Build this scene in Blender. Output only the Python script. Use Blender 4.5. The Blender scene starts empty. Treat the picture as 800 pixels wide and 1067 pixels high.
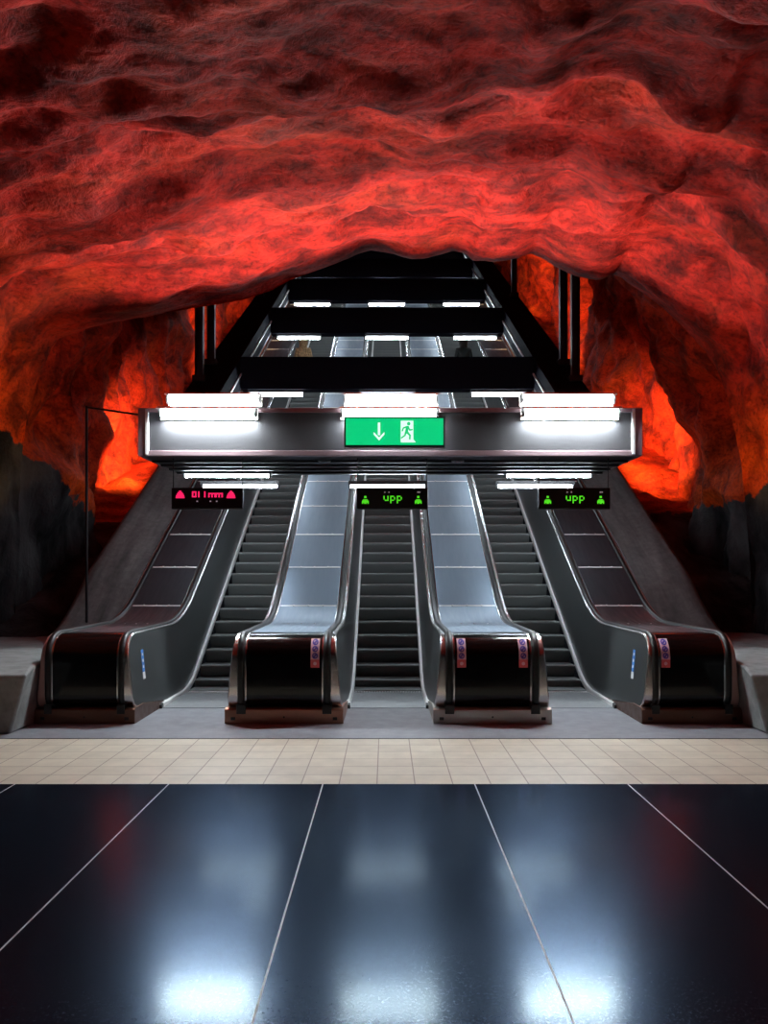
import bpy, math, random
from mathutils import Vector, noise
random.seed(7)
SC = bpy.context.scene
COL = SC.collection
PI = math.pi
TAN = math.tan(math.radians(30))

# ------------------------------------------------------------------ camera
F = 812.0
EYE = 1.917
cam = bpy.data.cameras.new('camera')
co = bpy.data.objects.new('camera', cam)
COL.objects.link(co)
cam.sensor_fit = 'VERTICAL'
cam.sensor_height = 36.0
cam.lens = 36.0 * F / 1067.0
cam.shift_x = -2.0 / 1067.0
cam.shift_y = 60.5 / 1067.0
cam.clip_end = 300
co.location = (-0.03, 0, EYE)
co.rotation_euler = (PI / 2, 0, 0)
SC.camera = co

# ------------------------------------------------------------------ helpers
def link(o, parent=None):
    COL.objects.link(o)
    if parent is not None:
        o.parent = parent
    return o

def tag(o, label, cat, group=None):
    o['label'] = label
    o['category'] = cat
    if group:
        o['group'] = group
    return o

def thing(name, label, cat, loc=(0, 0, 0), group=None):
    o = bpy.data.objects.new(name, None)
    o.empty_display_size = 0.2
    o.location = loc
    link(o)
    return tag(o, label, cat, group)

class MB:
    """collects geometry for ONE mesh"""
    def __init__(s):
        s.v = []; s.f = []; s.m = []
    def add(s, vs, fs, mi=0):
        b = len(s.v)
        s.v += [tuple(p) for p in vs]
        s.f += [tuple(i + b for i in q) for q in fs]
        s.m += [mi] * len(fs)
        return s
    def box(s, x0, x1, y0, y1, z0, z1, mi=0):
        vs = [(x0,y0,z0),(x1,y0,z0),(x1,y1,z0),(x0,y1,z0),(x0,y0,z1),(x1,y0,z1),(x1,y1,z1),(x0,y1,z1)]
        return s.add(vs, [(0,3,2,1),(4,5,6,7),(0,1,5,4),(1,2,6,5),(2,3,7,6),(3,0,4,7)], mi)
    def prism(s, poly, x0, x1, mi=0):
        """poly in (y,z), extruded along x"""
        n = len(poly)
        vs = [(x0, y, z) for y, z in poly] + [(x1, y, z) for y, z in poly]
        fs = [tuple(range(n)), tuple(range(2*n-1, n-1, -1))]
        for i in range(n):
            j = (i+1) % n
            fs.append((i, i+n, j+n, j))
        return s.add(vs, fs, mi)
    def prism_y(s, poly, y0, y1, mi=0):
        """poly in (x,z), extruded along y"""
        n = len(poly)
        vs = [(x, y0, z) for x, z in poly] + [(x, y1, z) for x, z in poly]
        fs = [tuple(range(n)), tuple(range(2*n-1, n-1, -1))]
        for i in range(n):
            j = (i+1) % n
            fs.append((i, i+n, j+n, j))
        return s.add(vs, fs, mi)
    def tube(s, p, q, r, n=10, r2=None, mi=0):
        p = Vector(p); q = Vector(q); d = (q-p).normalized()
        a = d.orthogonal().normalized(); b = d.cross(a)
        r2 = r if r2 is None else r2
        vs = [p + (a*math.cos(2*PI*i/n) + b*math.sin(2*PI*i/n))*r for i in range(n)]
        vs += [q + (a*math.cos(2*PI*i/n) + b*math.sin(2*PI*i/n))*r2 for i in range(n)]
        fs = [(i, (i+1)%n, n+(i+1)%n, n+i) for i in range(n)] + [tuple(range(n-1,-1,-1)), tuple(range(n, 2*n))]
        return s.add(vs, fs, mi)
    def sweep(s, path, sec, closed=True, mi=0, caps=True):
        """path: list of (y,z,ny,nz,h); sec: list of (x, n) or callables of h -> (x, n)"""
        m = len(sec); vs = []
        for (y, z, ny, nz, h) in path:
            for c in sec:
                x, d = c(h) if callable(c) else c
                vs.append((x, y + ny*d, z + nz*d))
        fs = []
        k = m if closed else m-1
        for i in range(len(path)-1):
            for j in range(k):
                a = i*m + j; b = i*m + (j+1) % m
                fs.append((a, b, b+m, a+m))
        if closed and caps:
            fs.append(tuple(range(m-1, -1, -1)))
            e = (len(path)-1)*m
            fs.append(tuple(range(e, e+m)))
        return s.add(vs, fs, mi)
    def mesh(s, name):
        me = bpy.data.meshes.new(name)
        me.from_pydata(s.v, [], s.f)
        me.polygons.foreach_set('material_index', s.m)
        me.update()
        return me
    def build(s, name, mats, parent=None, smooth=False, loc=None, bevel=0, seg=2, weld=False):
        me = s.mesh(name)
        if not isinstance(mats, (list, tuple)):
            mats = [mats]
        for m in mats:
            me.materials.append(m)
        import bmesh
        bm = bmesh.new(); bm.from_mesh(me)
        bmesh.ops.recalc_face_normals(bm, faces=bm.faces)
        bm.to_mesh(me); bm.free()
        if smooth:
            me.polygons.foreach_set('use_smooth', [True]*len(me.polygons))
            try:
                me.set_sharp_from_angle(angle=math.radians(smooth if smooth > 1 else 40))
            except Exception:
                pass
        o = bpy.data.objects.new(name, me)
        if loc:
            o.location = loc
        link(o, parent)
        if bevel:
            b = o.modifiers.new('bevel', 'BEVEL'); b.width = bevel; b.segments = seg; b.limit_method = 'ANGLE'
            b.angle_limit = math.radians(40)
        return o

def struct(o):
    o['kind'] = 'structure'
    return o

def copy_tree(o, parent=None):
    c = o.copy(); link(c, parent)
    for ch in list(o.children):
        copy_tree(ch, c)
    return c

# ------------------------------------------------------------------ materials
def mat(name, col, rough=0.5, metal=0.0, spec=0.5, coat=0.0):
    m = bpy.data.materials.new(name); m.use_nodes = True
    b = m.node_tree.nodes['Principled BSDF']
    b.inputs['Base Color'].default_value = (*col, 1)
    b.inputs['Roughness'].default_value = rough
    b.inputs['Metallic'].default_value = metal
    b.inputs['Specular IOR Level'].default_value = spec
    b.inputs['Coat Weight'].default_value = coat
    return m

def nodes(m):
    nt = m.node_tree
    return nt, nt.nodes, nt.links, nt.nodes['Principled BSDF']

def tex_noise(nt, scale, detail=4, rough=0.55, vec=None, mapscale=None, dist=0.0):
    n = nt.nodes.new('ShaderNodeTexNoise')
    n.inputs['Scale'].default_value = scale
    n.inputs['Detail'].default_value = detail
    n.inputs['Roughness'].default_value = rough
    n.inputs['Distortion'].default_value = dist
    g = nt.nodes.new('ShaderNodeNewGeometry')
    src = g.outputs['Position']
    if mapscale:
        mp = nt.nodes.new('ShaderNodeMapping')
        mp.inputs['Scale'].default_value = mapscale
        nt.links.new(src, mp.inputs['Vector']); src = mp.outputs['Vector']
    nt.links.new(src, n.inputs['Vector'])
    return n.outputs['Fac']

def ramp(nt, fac, stops):
    r = nt.nodes.new('ShaderNodeValToRGB')
    el = r.color_ramp.elements
    while len(el) < len(stops):
        el.new(0.5)
    for e, (p, c) in zip(el, stops):
        e.position = p
        e.color = (*c, 1) if isinstance(c, (tuple, list)) else (c, c, c, 1)
    nt.links.new(fac, r.inputs['Fac'])
    return r.outputs['Color']

def bump(nt, h, strength, dist, prev=None):
    b = nt.nodes.new('ShaderNodeBump')
    b.inputs['Strength'].default_value = strength
    b.inputs['Distance'].default_value = dist
    nt.links.new(h, b.inputs['Height'])
    if prev:
        nt.links.new(prev, b.inputs['Normal'])
    return b.outputs['Normal']

def worn(m, scale, lo, hi, mapscale=None, bstr=0.0, bdist=0.002):
    """roughness variation by noise (scratches, wiping marks)"""
    nt, n, l, b = nodes(m)
    f = tex_noise(nt, scale, 5, 0.6, mapscale=mapscale)
    l.new(ramp(nt, f, [(0.3, lo), (0.7, hi)]), b.inputs['Roughness'])
    if bstr:
        l.new(bump(nt, f, bstr, bdist), b.inputs['Normal'])
    return m

def emit(name, col, strength):
    m = bpy.data.materials.new(name); m.use_nodes = True
    b = m.node_tree.nodes['Principled BSDF']
    b.inputs['Base Color'].default_value = (0.02, 0.02, 0.02, 1)
    b.inputs['Emission Color'].default_value = (*col, 1)
    b.inputs['Emission Strength'].default_value = strength
    return m

M = {}
M['deck'] = worn(mat('brushed steel deck', (0.20, 0.255, 0.32), 0.35, 0.75), 3.0, 0.34, 0.50, (6, .6, .6), 0.08)
M['outer_deck'] = worn(mat('dark stained deck', (0.030, 0.030, 0.036), 0.4, 0.2), 3.0, 0.32, 0.5, (6, .6, .6), 0.08)
M['panel'] = mat('dull steel side panel', (0.115, 0.125, 0.13), 0.30, 0.6)
M['silver'] = mat('polished aluminium', (0.62, 0.61, 0.60), 0.26, 1.0)
M['copper'] = mat('dull copper coloured strip', (0.42, 0.25, 0.22), 0.42, 0.4)
M['trim'] = mat('pale aluminium trim', (0.82, 0.81, 0.80), 0.45, 0.25)
M['rubber'] = mat('black rubber', (0.006, 0.006, 0.006), 0.38, 0, 0.4)
M['gloss_black'] = worn(mat('glossy black enamel', (0.003, 0.0025, 0.0025), 0.16, 0, 0.28), 5, 0.12, 0.2)
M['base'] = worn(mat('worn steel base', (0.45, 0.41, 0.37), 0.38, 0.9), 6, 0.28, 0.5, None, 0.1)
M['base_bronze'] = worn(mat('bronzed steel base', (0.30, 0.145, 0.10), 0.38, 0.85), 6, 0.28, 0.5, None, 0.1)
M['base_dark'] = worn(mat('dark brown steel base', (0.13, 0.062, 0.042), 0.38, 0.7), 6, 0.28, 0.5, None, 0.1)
M['step'] = mat('ribbed step metal', (0.165, 0.175, 0.17), 0.42, 0.5)
M['comb'] = worn(mat('comb plate', (0.30, 0.31, 0.32), 0.42, 0.6), 12, 0.36, 0.5)
M['gantry'] = worn(mat('grey mauve painted steel', (0.033, 0.032, 0.035), 0.6, 0.1, 0.3), 7, 0.42, 0.58)
M['gantry_frame'] = mat('mauve steel frame', (0.30, 0.21, 0.23), 0.45, 0.4)
M['dark_steel'] = mat('dark steel', (0.018, 0.016, 0.019), 0.5, 0.3)
M['beam'] = mat('blue black painted steel', (0.010, 0.011, 0.018), 0.85, 0, 0.03)
M['concrete_slope'] = mat('trowelled concrete', (0.10, 0.095, 0.095), 0.8)
M['plinth'] = mat('grey concrete', (0.20, 0.205, 0.205), 0.75)
M['casing'] = mat('lamp casing', (0.10, 0.10, 0.105), 0.5, 0.3)
M['lamp_white'] = mat('white lamp sheet', (0.55, 0.54, 0.50), 0.5)
M['black_case'] = mat('black display case', (0.006, 0.006, 0.008), 0.35)
M['white'] = mat('white vinyl', (0.8, 0.8, 0.8), 0.5)
M['pink'] = mat('pink vinyl', (0.75, 0.50, 0.58), 0.5)
M['sticker_red'] = mat('red vinyl', (0.65, 0.10, 0.11), 0.5)
M['sticker_blue'] = mat('violet blue vinyl', (0.10, 0.06, 0.40), 0.5)
M['sky_blue'] = mat('bright blue vinyl', (0.07, 0.25, 0.65), 0.5)
TUBE_COL = (0.80, 0.91, 1.0)
M['tube'] = emit('fluorescent tube', (0.86, 0.96, 1.0), 380)
M['tube_far'] = emit('fluorescent tube dimmer', TUBE_COL, 75)
M['tube_under'] = emit('fluorescent tube under gantry', TUBE_COL, 100)
M['exit_green'] = emit('lit green acrylic', (0.0, 0.62, 0.21), 1.0)
M['exit_white'] = emit('lit white acrylic', (0.72, 1.0, 0.86), 1.1)
M['led_green'] = emit('green led', (0.10, 0.85, 0.02), 1.0)
M['led_red'] = emit('red led', (1.0, 0.015, 0.12), 1.2)
M['led_white'] = emit('white led', (0.6, 0.45, 0.5), 0.5)

# steps: fine cleats
nt, n, l, b = nodes(M['step'])
w = n.new('ShaderNodeTexWave'); w.inputs['Scale'].default_value = 22; w.bands_direction = 'X'
g = n.new('ShaderNodeNewGeometry'); l.new(g.outputs['Position'], w.inputs['Vector'])
l.new(bump(nt, w.outputs['Fac'], 0.35, 0.004), b.inputs['Normal'])

# sloped concrete: streaks running with the slope
nt, n, l, b = nodes(M['concrete_slope'])
f1 = tex_noise(nt, 1.4, 6, 0.65, mapscale=(3.2, .35, .35))
f2 = tex_noise(nt, 9, 5, 0.6)
mx = n.new('ShaderNodeMix'); mx.data_type = 'RGBA'; mx.blend_type = 'MULTIPLY'; mx.inputs[0].default_value = 1
l.new(ramp(nt, f1, [(0.3, (0.05, 0.046, 0.046)), (0.7, (0.17, 0.16, 0.16))]), mx.inputs[6])
l.new(ramp(nt, f2, [(0.25, 0.6), (0.7, 1.0)]), mx.inputs[7])
l.new(mx.outputs[2], b.inputs['Base Color'])
l.new(bump(nt, f2, 0.3, 0.02), b.inputs['Normal'])
nt, n, l, b = nodes(M['plinth'])
f2 = tex_noise(nt, 5, 6, 0.65)
l.new(ramp(nt, f2, [(0.3, (0.13, 0.135, 0.135)), (0.7, (0.24, 0.245, 0.245))]), b.inputs['Base Color'])
l.new(bump(nt, f2, 0.2, 0.02), b.inputs['Normal'])

# rock: red shotcrete above, unpainted black rock below (point attribute 'paint' = height above the paint edge)
def rock_material(name, red, deep, orange, or_amt):
    m = mat(name, red, 0.7, 0, 0.12)
    nt, n, l, b = nodes(m)
    big = tex_noise(nt, 0.55, 5, 0.6, mapscale=(.7, 1.3, 1.2), dist=0.4)
    mid = tex_noise(nt, 3.2, 6, 0.68, mapscale=(.8, 1.2, 1.2), dist=0.6)
    fine = tex_noise(nt, 17, 4, 0.6)
    c1 = ramp(nt, mid, [(0.30, deep), (0.58, red)])
    # orange patches mixed in by noise
    om = ramp(nt, big, [(0.52, 0.0), (0.68, or_amt)])
    mx = n.new('ShaderNodeMix'); mx.data_type = 'RGBA'
    l.new(om, mx.inputs[0]); l.new(c1, mx.inputs[6]); mx.inputs[7].default_value = (*orange, 1)
    # orange mixed in along the lower fringe of the paint
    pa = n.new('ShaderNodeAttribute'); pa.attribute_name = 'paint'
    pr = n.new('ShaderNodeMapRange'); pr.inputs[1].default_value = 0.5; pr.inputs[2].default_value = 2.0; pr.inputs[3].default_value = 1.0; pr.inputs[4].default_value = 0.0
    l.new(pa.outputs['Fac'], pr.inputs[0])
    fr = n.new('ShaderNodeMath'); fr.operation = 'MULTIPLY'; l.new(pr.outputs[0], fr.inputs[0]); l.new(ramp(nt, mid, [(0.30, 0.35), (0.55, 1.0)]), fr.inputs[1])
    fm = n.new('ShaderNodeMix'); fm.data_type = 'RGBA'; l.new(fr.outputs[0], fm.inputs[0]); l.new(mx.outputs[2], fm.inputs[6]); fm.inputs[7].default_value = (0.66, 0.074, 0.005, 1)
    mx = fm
    # broad dark mottling and fine dark specks by noise
    sp = n.new('ShaderNodeMix'); sp.data_type = 'RGBA'; sp.blend_type = 'MULTIPLY'; sp.inputs[0].default_value = 1
    so = n.new('ShaderNodeMix'); so.data_type = 'RGBA'; so.blend_type = 'MULTIPLY'; so.inputs[0].default_value = 1
    mottle = tex_noise(nt, 1.35, 5, 0.62, mapscale=(.55, 1.3, 1.3), dist=0.8)
    l.new(mx.outputs[2], so.inputs[6]); l.new(ramp(nt, mottle, [(0.36, 0.28), (0.58, 1.0)]), so.inputs[7])
    l.new(so.outputs[2], sp.inputs[6]); l.new(ramp(nt, fine, [(0.30, 0.45), (0.52, 1.0)]), sp.inputs[7])
    # black rock
    st = tex_noise(nt, 1.1, 6, 0.62, mapscale=(1.2, 1.2, .35), dist=0.5)
    blk = ramp(nt, st, [(0.38, (0.006, 0.006, 0.007)), (0.70, (0.075, 0.077, 0.082))])
    at = n.new('ShaderNodeAttribute'); at.attribute_name = 'paint'
    e1 = tex_noise(nt, 2.2, 4, 0.6)
    add = n.new('ShaderNodeMath'); add.operation = 'MULTIPLY_ADD'; add.inputs[1].default_value = 0.9; 
    l.new(e1, add.inputs[0]); l.new(at.outputs['Fac'], add.inputs[2])
    edge = n.new('ShaderNodeMapRange'); edge.inputs[1].default_value = 0.43; edge.inputs[2].default_value = 0.50
    l.new(add.outputs[0], edge.inputs[0])
    fx = n.new('ShaderNodeMix'); fx.data_type = 'RGBA'
    l.new(edge.outputs[0], fx.inputs[0]); l.new(blk, fx.inputs[6]); l.new(sp.outputs[2], fx.inputs[7])
    l.new(fx.outputs[2], b.inputs['Base Color'])
    nb = bump(nt, mid, 0.55, 0.12)
    nb = bump(nt, fine, 0.5, 0.03, nb)
    l.new(nb, b.inputs['Normal'])
    return m
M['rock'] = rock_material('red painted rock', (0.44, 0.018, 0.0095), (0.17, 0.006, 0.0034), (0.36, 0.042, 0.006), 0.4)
M['rock_shaft'] = rock_material('painted rock toned for warm light', (0.56, 0.030, 0.005), (0.26, 0.010, 0.003), (0.72, 0.080, 0.006), 0.5)  # painted rock, its colour shifted to orange to stand for warm light

# dark polished granite with pale joints, beige tiles, grey concrete
M['granite'] = mat('polished black granite', (0.004, 0.005, 0.008), 0.5, 0, 0)
nt, n, l, b = nodes(M['granite'])
f1 = tex_noise(nt, 60, 3, 0.7)
f2 = tex_noise(nt, 2.0, 6, 0.62)
f3 = tex_noise(nt, 1.3, 3, 0.5)
nrm = bump(nt, f3, 0.04, 0.05)
l.new(ramp(nt, f1, [(0.40, (0.0012, 0.0018, 0.0035)), (0.82, (0.012, 0.016, 0.024))]), b.inputs['Base Color'])
fr = n.new('ShaderNodeFresnel'); fr.inputs['IOR'].default_value = 1.42
def gloss(tint, rlo, rhi, speck):
    g_ = n.new('ShaderNodeBsdfGlossy')
    mc = n.new('ShaderNodeMix'); mc.data_type = 'RGBA'
    l.new(fr.outputs[0], mc.inputs[0]); mc.inputs[6].default_value = (0, 0, 0, 1); mc.inputs[7].default_value = (*tint, 1)
    sm = n.new('ShaderNodeMix'); sm.data_type = 'RGBA'; sm.blend_type = 'MULTIPLY'; sm.inputs[0].default_value = 1
    l.new(mc.outputs[2], sm.inputs[6]); l.new(ramp(nt, f1, [(0.35, speck), (0.7, 1.0)]), sm.inputs[7])
    l.new(sm.outputs[2], g_.inputs['Color'])
    l.new(ramp(nt, f2, [(0.2, rlo), (0.8, rhi)]), g_.inputs['Roughness'])
    l.new(nrm, g_.inputs['Normal'])
    return g_
g1 = gloss((0.135, 0.195, 0.315), 0.235, 0.25, 0.8)
g2 = gloss((0.15, 0.17, 0.165), 0.135, 0.15, 0.5)
a1 = n.new('ShaderNodeAddShader'); a2 = n.new('ShaderNodeAddShader')
l.new(b.outputs[0], a1.inputs[0]); l.new(g1.outputs[0], a1.inputs[1])
l.new(a1.outputs[0], a2.inputs[0]); l.new(g2.outputs[0], a2.inputs[1])
l.new(a2.outputs[0], n['Material Output'].inputs['Surface'])
M['joint'] = mat('pale joint filler', (0.50, 0.50, 0.51), 0.5)
M['floor_grey'] = worn(mat('grey floor plates', (0.23, 0.235, 0.26), 0.4), 5, 0.30, 0.48)
M['tile'] = mat('beige tiles', (0.60, 0.50, 0.40), 0.5)
nt, n, l, b = nodes(M['tile'])
br = n.new('ShaderNodeTexBrick')
br.offset = 0.0
br.inputs['Scale'].default_value = 1.0
br.inputs['Brick Width'].default_value = 0.34
br.inputs['Row Height'].default_value = 0.3117
br.inputs['Mortar Size'].default_value = 0.006
br.inputs['Color1'].default_value = (0.64, 0.575, 0.455, 1)
br.inputs['Color2'].default_value = (0.56, 0.495, 0.39, 1)
br.inputs['Mortar'].default_value = (0.30, 0.24, 0.19, 1)
g = n.new('ShaderNodeNewGeometry')
mp = n.new('ShaderNodeMapping'); mp.inputs['Location'].default_value = (0.11, -6.98 + 0.0, 0)
l.new(g.outputs['Position'], mp.inputs['Vector']); l.new(mp.outputs['Vector'], br.inputs['Vector'])
f1 = tex_noise(nt, 4, 5, 0.6)
mx = n.new('ShaderNodeMix'); mx.data_type = 'RGBA'; mx.blend_type = 'MULTIPLY'; mx.inputs[0].default_value = 1
l.new(br.outputs['Color'], mx.inputs[6]); l.new(ramp(nt, f1, [(0.3, 0.82), (0.7, 1.0)]), mx.inputs[7])
l.new(mx.outputs[2], b.inputs['Base Color'])

# ------------------------------------------------------------------ key numbers
PITCH = 2.6
YF = 9.73          # front of the newels
YK = 12.44         # foot of the incline
TREAD = 0.378
HR = 1.10          # height of the balustrade top
YEND = 50.0

def ease(y, y1, y2):
    if y <= y1: return 0.0
    if y >= y2: return TAN * (y - (y1 + y2) / 2)
    return TAN * (y - y1) ** 2 / (2 * (y2 - y1))
def zf(y): return ease(y, 11.95, 12.93)
def zh(y): return HR + ease(y, 11.72, 13.16)

# ------------------------------------------------------------------ floor
mb = MB(); mb.box(-9, 9, -8, 6.98, -0.25, 0)
fl = struct(mb.build('floor', M['granite']))
mb = MB()
for x, w_ in ((-1.975, .010), (-0.595, .010), (0.765, .010), (2.135, .010), (-3.35, .01), (3.5, .01)):
    mb.box(x - w_/2, x + w_/2, -8, 6.98, -0.02, 0.0012)
struct(mb.build('trim_floor', M['joint']))
mb = MB(); mb.box(-9, 9, 6.98, 8.85, -0.25, 0.0)
struct(mb.build('floor_tiles', M['tile']))
mb = MB(); mb.box(-9, 9, 8.85, 12.24, -0.25, 0.0)
struct(mb.build('floor_landing', M['floor_grey']))
mb = MB(); mb.box(-9, 9, 8.85, 8.875, -0.02, 0.003)
struct(mb.build('trim_landing', M['dark_steel']))

# ------------------------------------------------------------------ escalators
def step_mesh():
    w = 0.525
    mb = MB()
    # tread with a rounded nosing, curved riser below it
    prof = [(TREAD + .03, -0.004), (0.02, 0.0), (0.006, -0.004), (0.0, -0.014), (0.004, -0.05), (0.016, -0.11), (0.036, -0.17), (0.062, -0.225), (0.085, -0.262),
            (0.11, -0.262), (TREAD + .03, -0.06)]
    mb.prism(prof, -w, w)
    return mb
step_proto = None
NSTEP = 98
def escalator(x, label, first):
    root = thing('escalator', label, 'escalator', (x, 10.8, 0), 'escalators side by side')
    for k in range(NSTEP):
        y = 12.25 + TREAD * k
        global step_proto
        if step_proto is None:
            step_proto = step_mesh().build('step', M['step'], root, smooth=50)
            s = step_proto
        else:
            s = step_proto.copy(); link(s, root)
        s.location = (0, y - 10.8, zf(y) + 0.004)
    # comb plate
    mb = MB(); mb.box(-0.60, 0.60, 0.0, 1.36, 0.0, 0.010)
    cpl = mb.build('comb_plate', M['comb'], root, bevel=.003)
    mb = MB()
    for i in range(44):
        xx = -0.51 + 1.02 * i / 43
        mb.box(xx - .006, xx + .006, 1.34, 1.46, 0.006, 0.016)
    mb.build('comb_teeth', M['trim'], cpl)
    # pale skirt trims
    for sgn in (-1, 1):
        pts = []
        ys = [10.85 + .05 * i for i in range(60)] + [13.85 + 1.0 * i for i in range(37)]
        for y in ys:
            d = .03
            z = zf(y) + 0.05
            dz = (zf(y + d) - zf(y - d)) / (2 * d)
            if y < 11.2: dz = 0
            nn = math.hypot(1, dz)
            pts.append((y - 10.8, z, -dz / nn, 1 / nn, 0))
        mb = MB()
        xo, xi = sgn * 0.585, sgn * 0.528
        mb.sweep(pts, [(xo, -.06), (xi, -.06), (xi, .005), (xi + sgn * .012, .018), (xo, .018)])
        sk = mb.build('skirt_trim', M['trim'], root, smooth=30)
        mb = MB()
        mb.prism([(-0.03, 0.0), (-0.03, .05), (0.05, .07), (0.05, 0.0)], min(xi, xo) - .004, max(xi, xo) + .004)
        mb.build('end_cap', M['rubber'], sk)
    return root

escalator(-PITCH, 'left escalator with dark ribbed steps, below the red lit display', True)
escalator(0, 'central escalator with dark ribbed steps, below the green exit sign', False)
escalator(PITCH, 'right escalator with dark ribbed steps, below the rightmost green display', False)

# ------------------------------------------------------------------ balustrade blocks (newel, deck and handrails between escalators)
def contour():
    """(y, z, ny, nz, height above local floor) from the bottom of the newel front, over its top and up the incline"""
    P = []
    rb, rt = 0.20, 0.30
    z0 = 0.17
    for i in range(7):                     # bottom corner
        a = PI/2 * i / 6
        P.append((YF + rb - rb*math.sin(a), z0 + rb - rb*math.cos(a), -math.sin(a), -math.cos(a)))
    for i in range(1, 4):
        P.append((YF, z0 + rb + (HR - rt - z0 - rb) * i / 4, -1, 0))
    for i in range(13):                    # top corner
        a = PI/2 * i / 12
        P.append((YF + rt - rt*math.cos(a), HR - rt + rt*math.sin(a), -math.cos(a), math.sin(a)))
    ys = [10.2, 10.4, 10.7, 11.0, 11.3, 11.6] + [11.7 + .09*i for i in range(18)] + [13.4, 13.8] + [14.5 + 1.5*i for i in range(24)]
    for y in ys:
        if y > YEND: break
        dz = (zh(y+.02) - zh(y-.02)) / .04
        nn = math.hypot(1, dz)
        P.append((y, zh(y), -dz/nn, 1/nn))
    return [(y, z, ny, nz, max(0.0, min(HR, z - zf(y)))) for y, z, ny, nz in P]
CON = contour()
NEWEL_N = 7 + 3 + 13          # index where the flat top starts

def local(P): return [(y - YF, z, ny, nz, h) for y, z, ny, nz, h in P]

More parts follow.
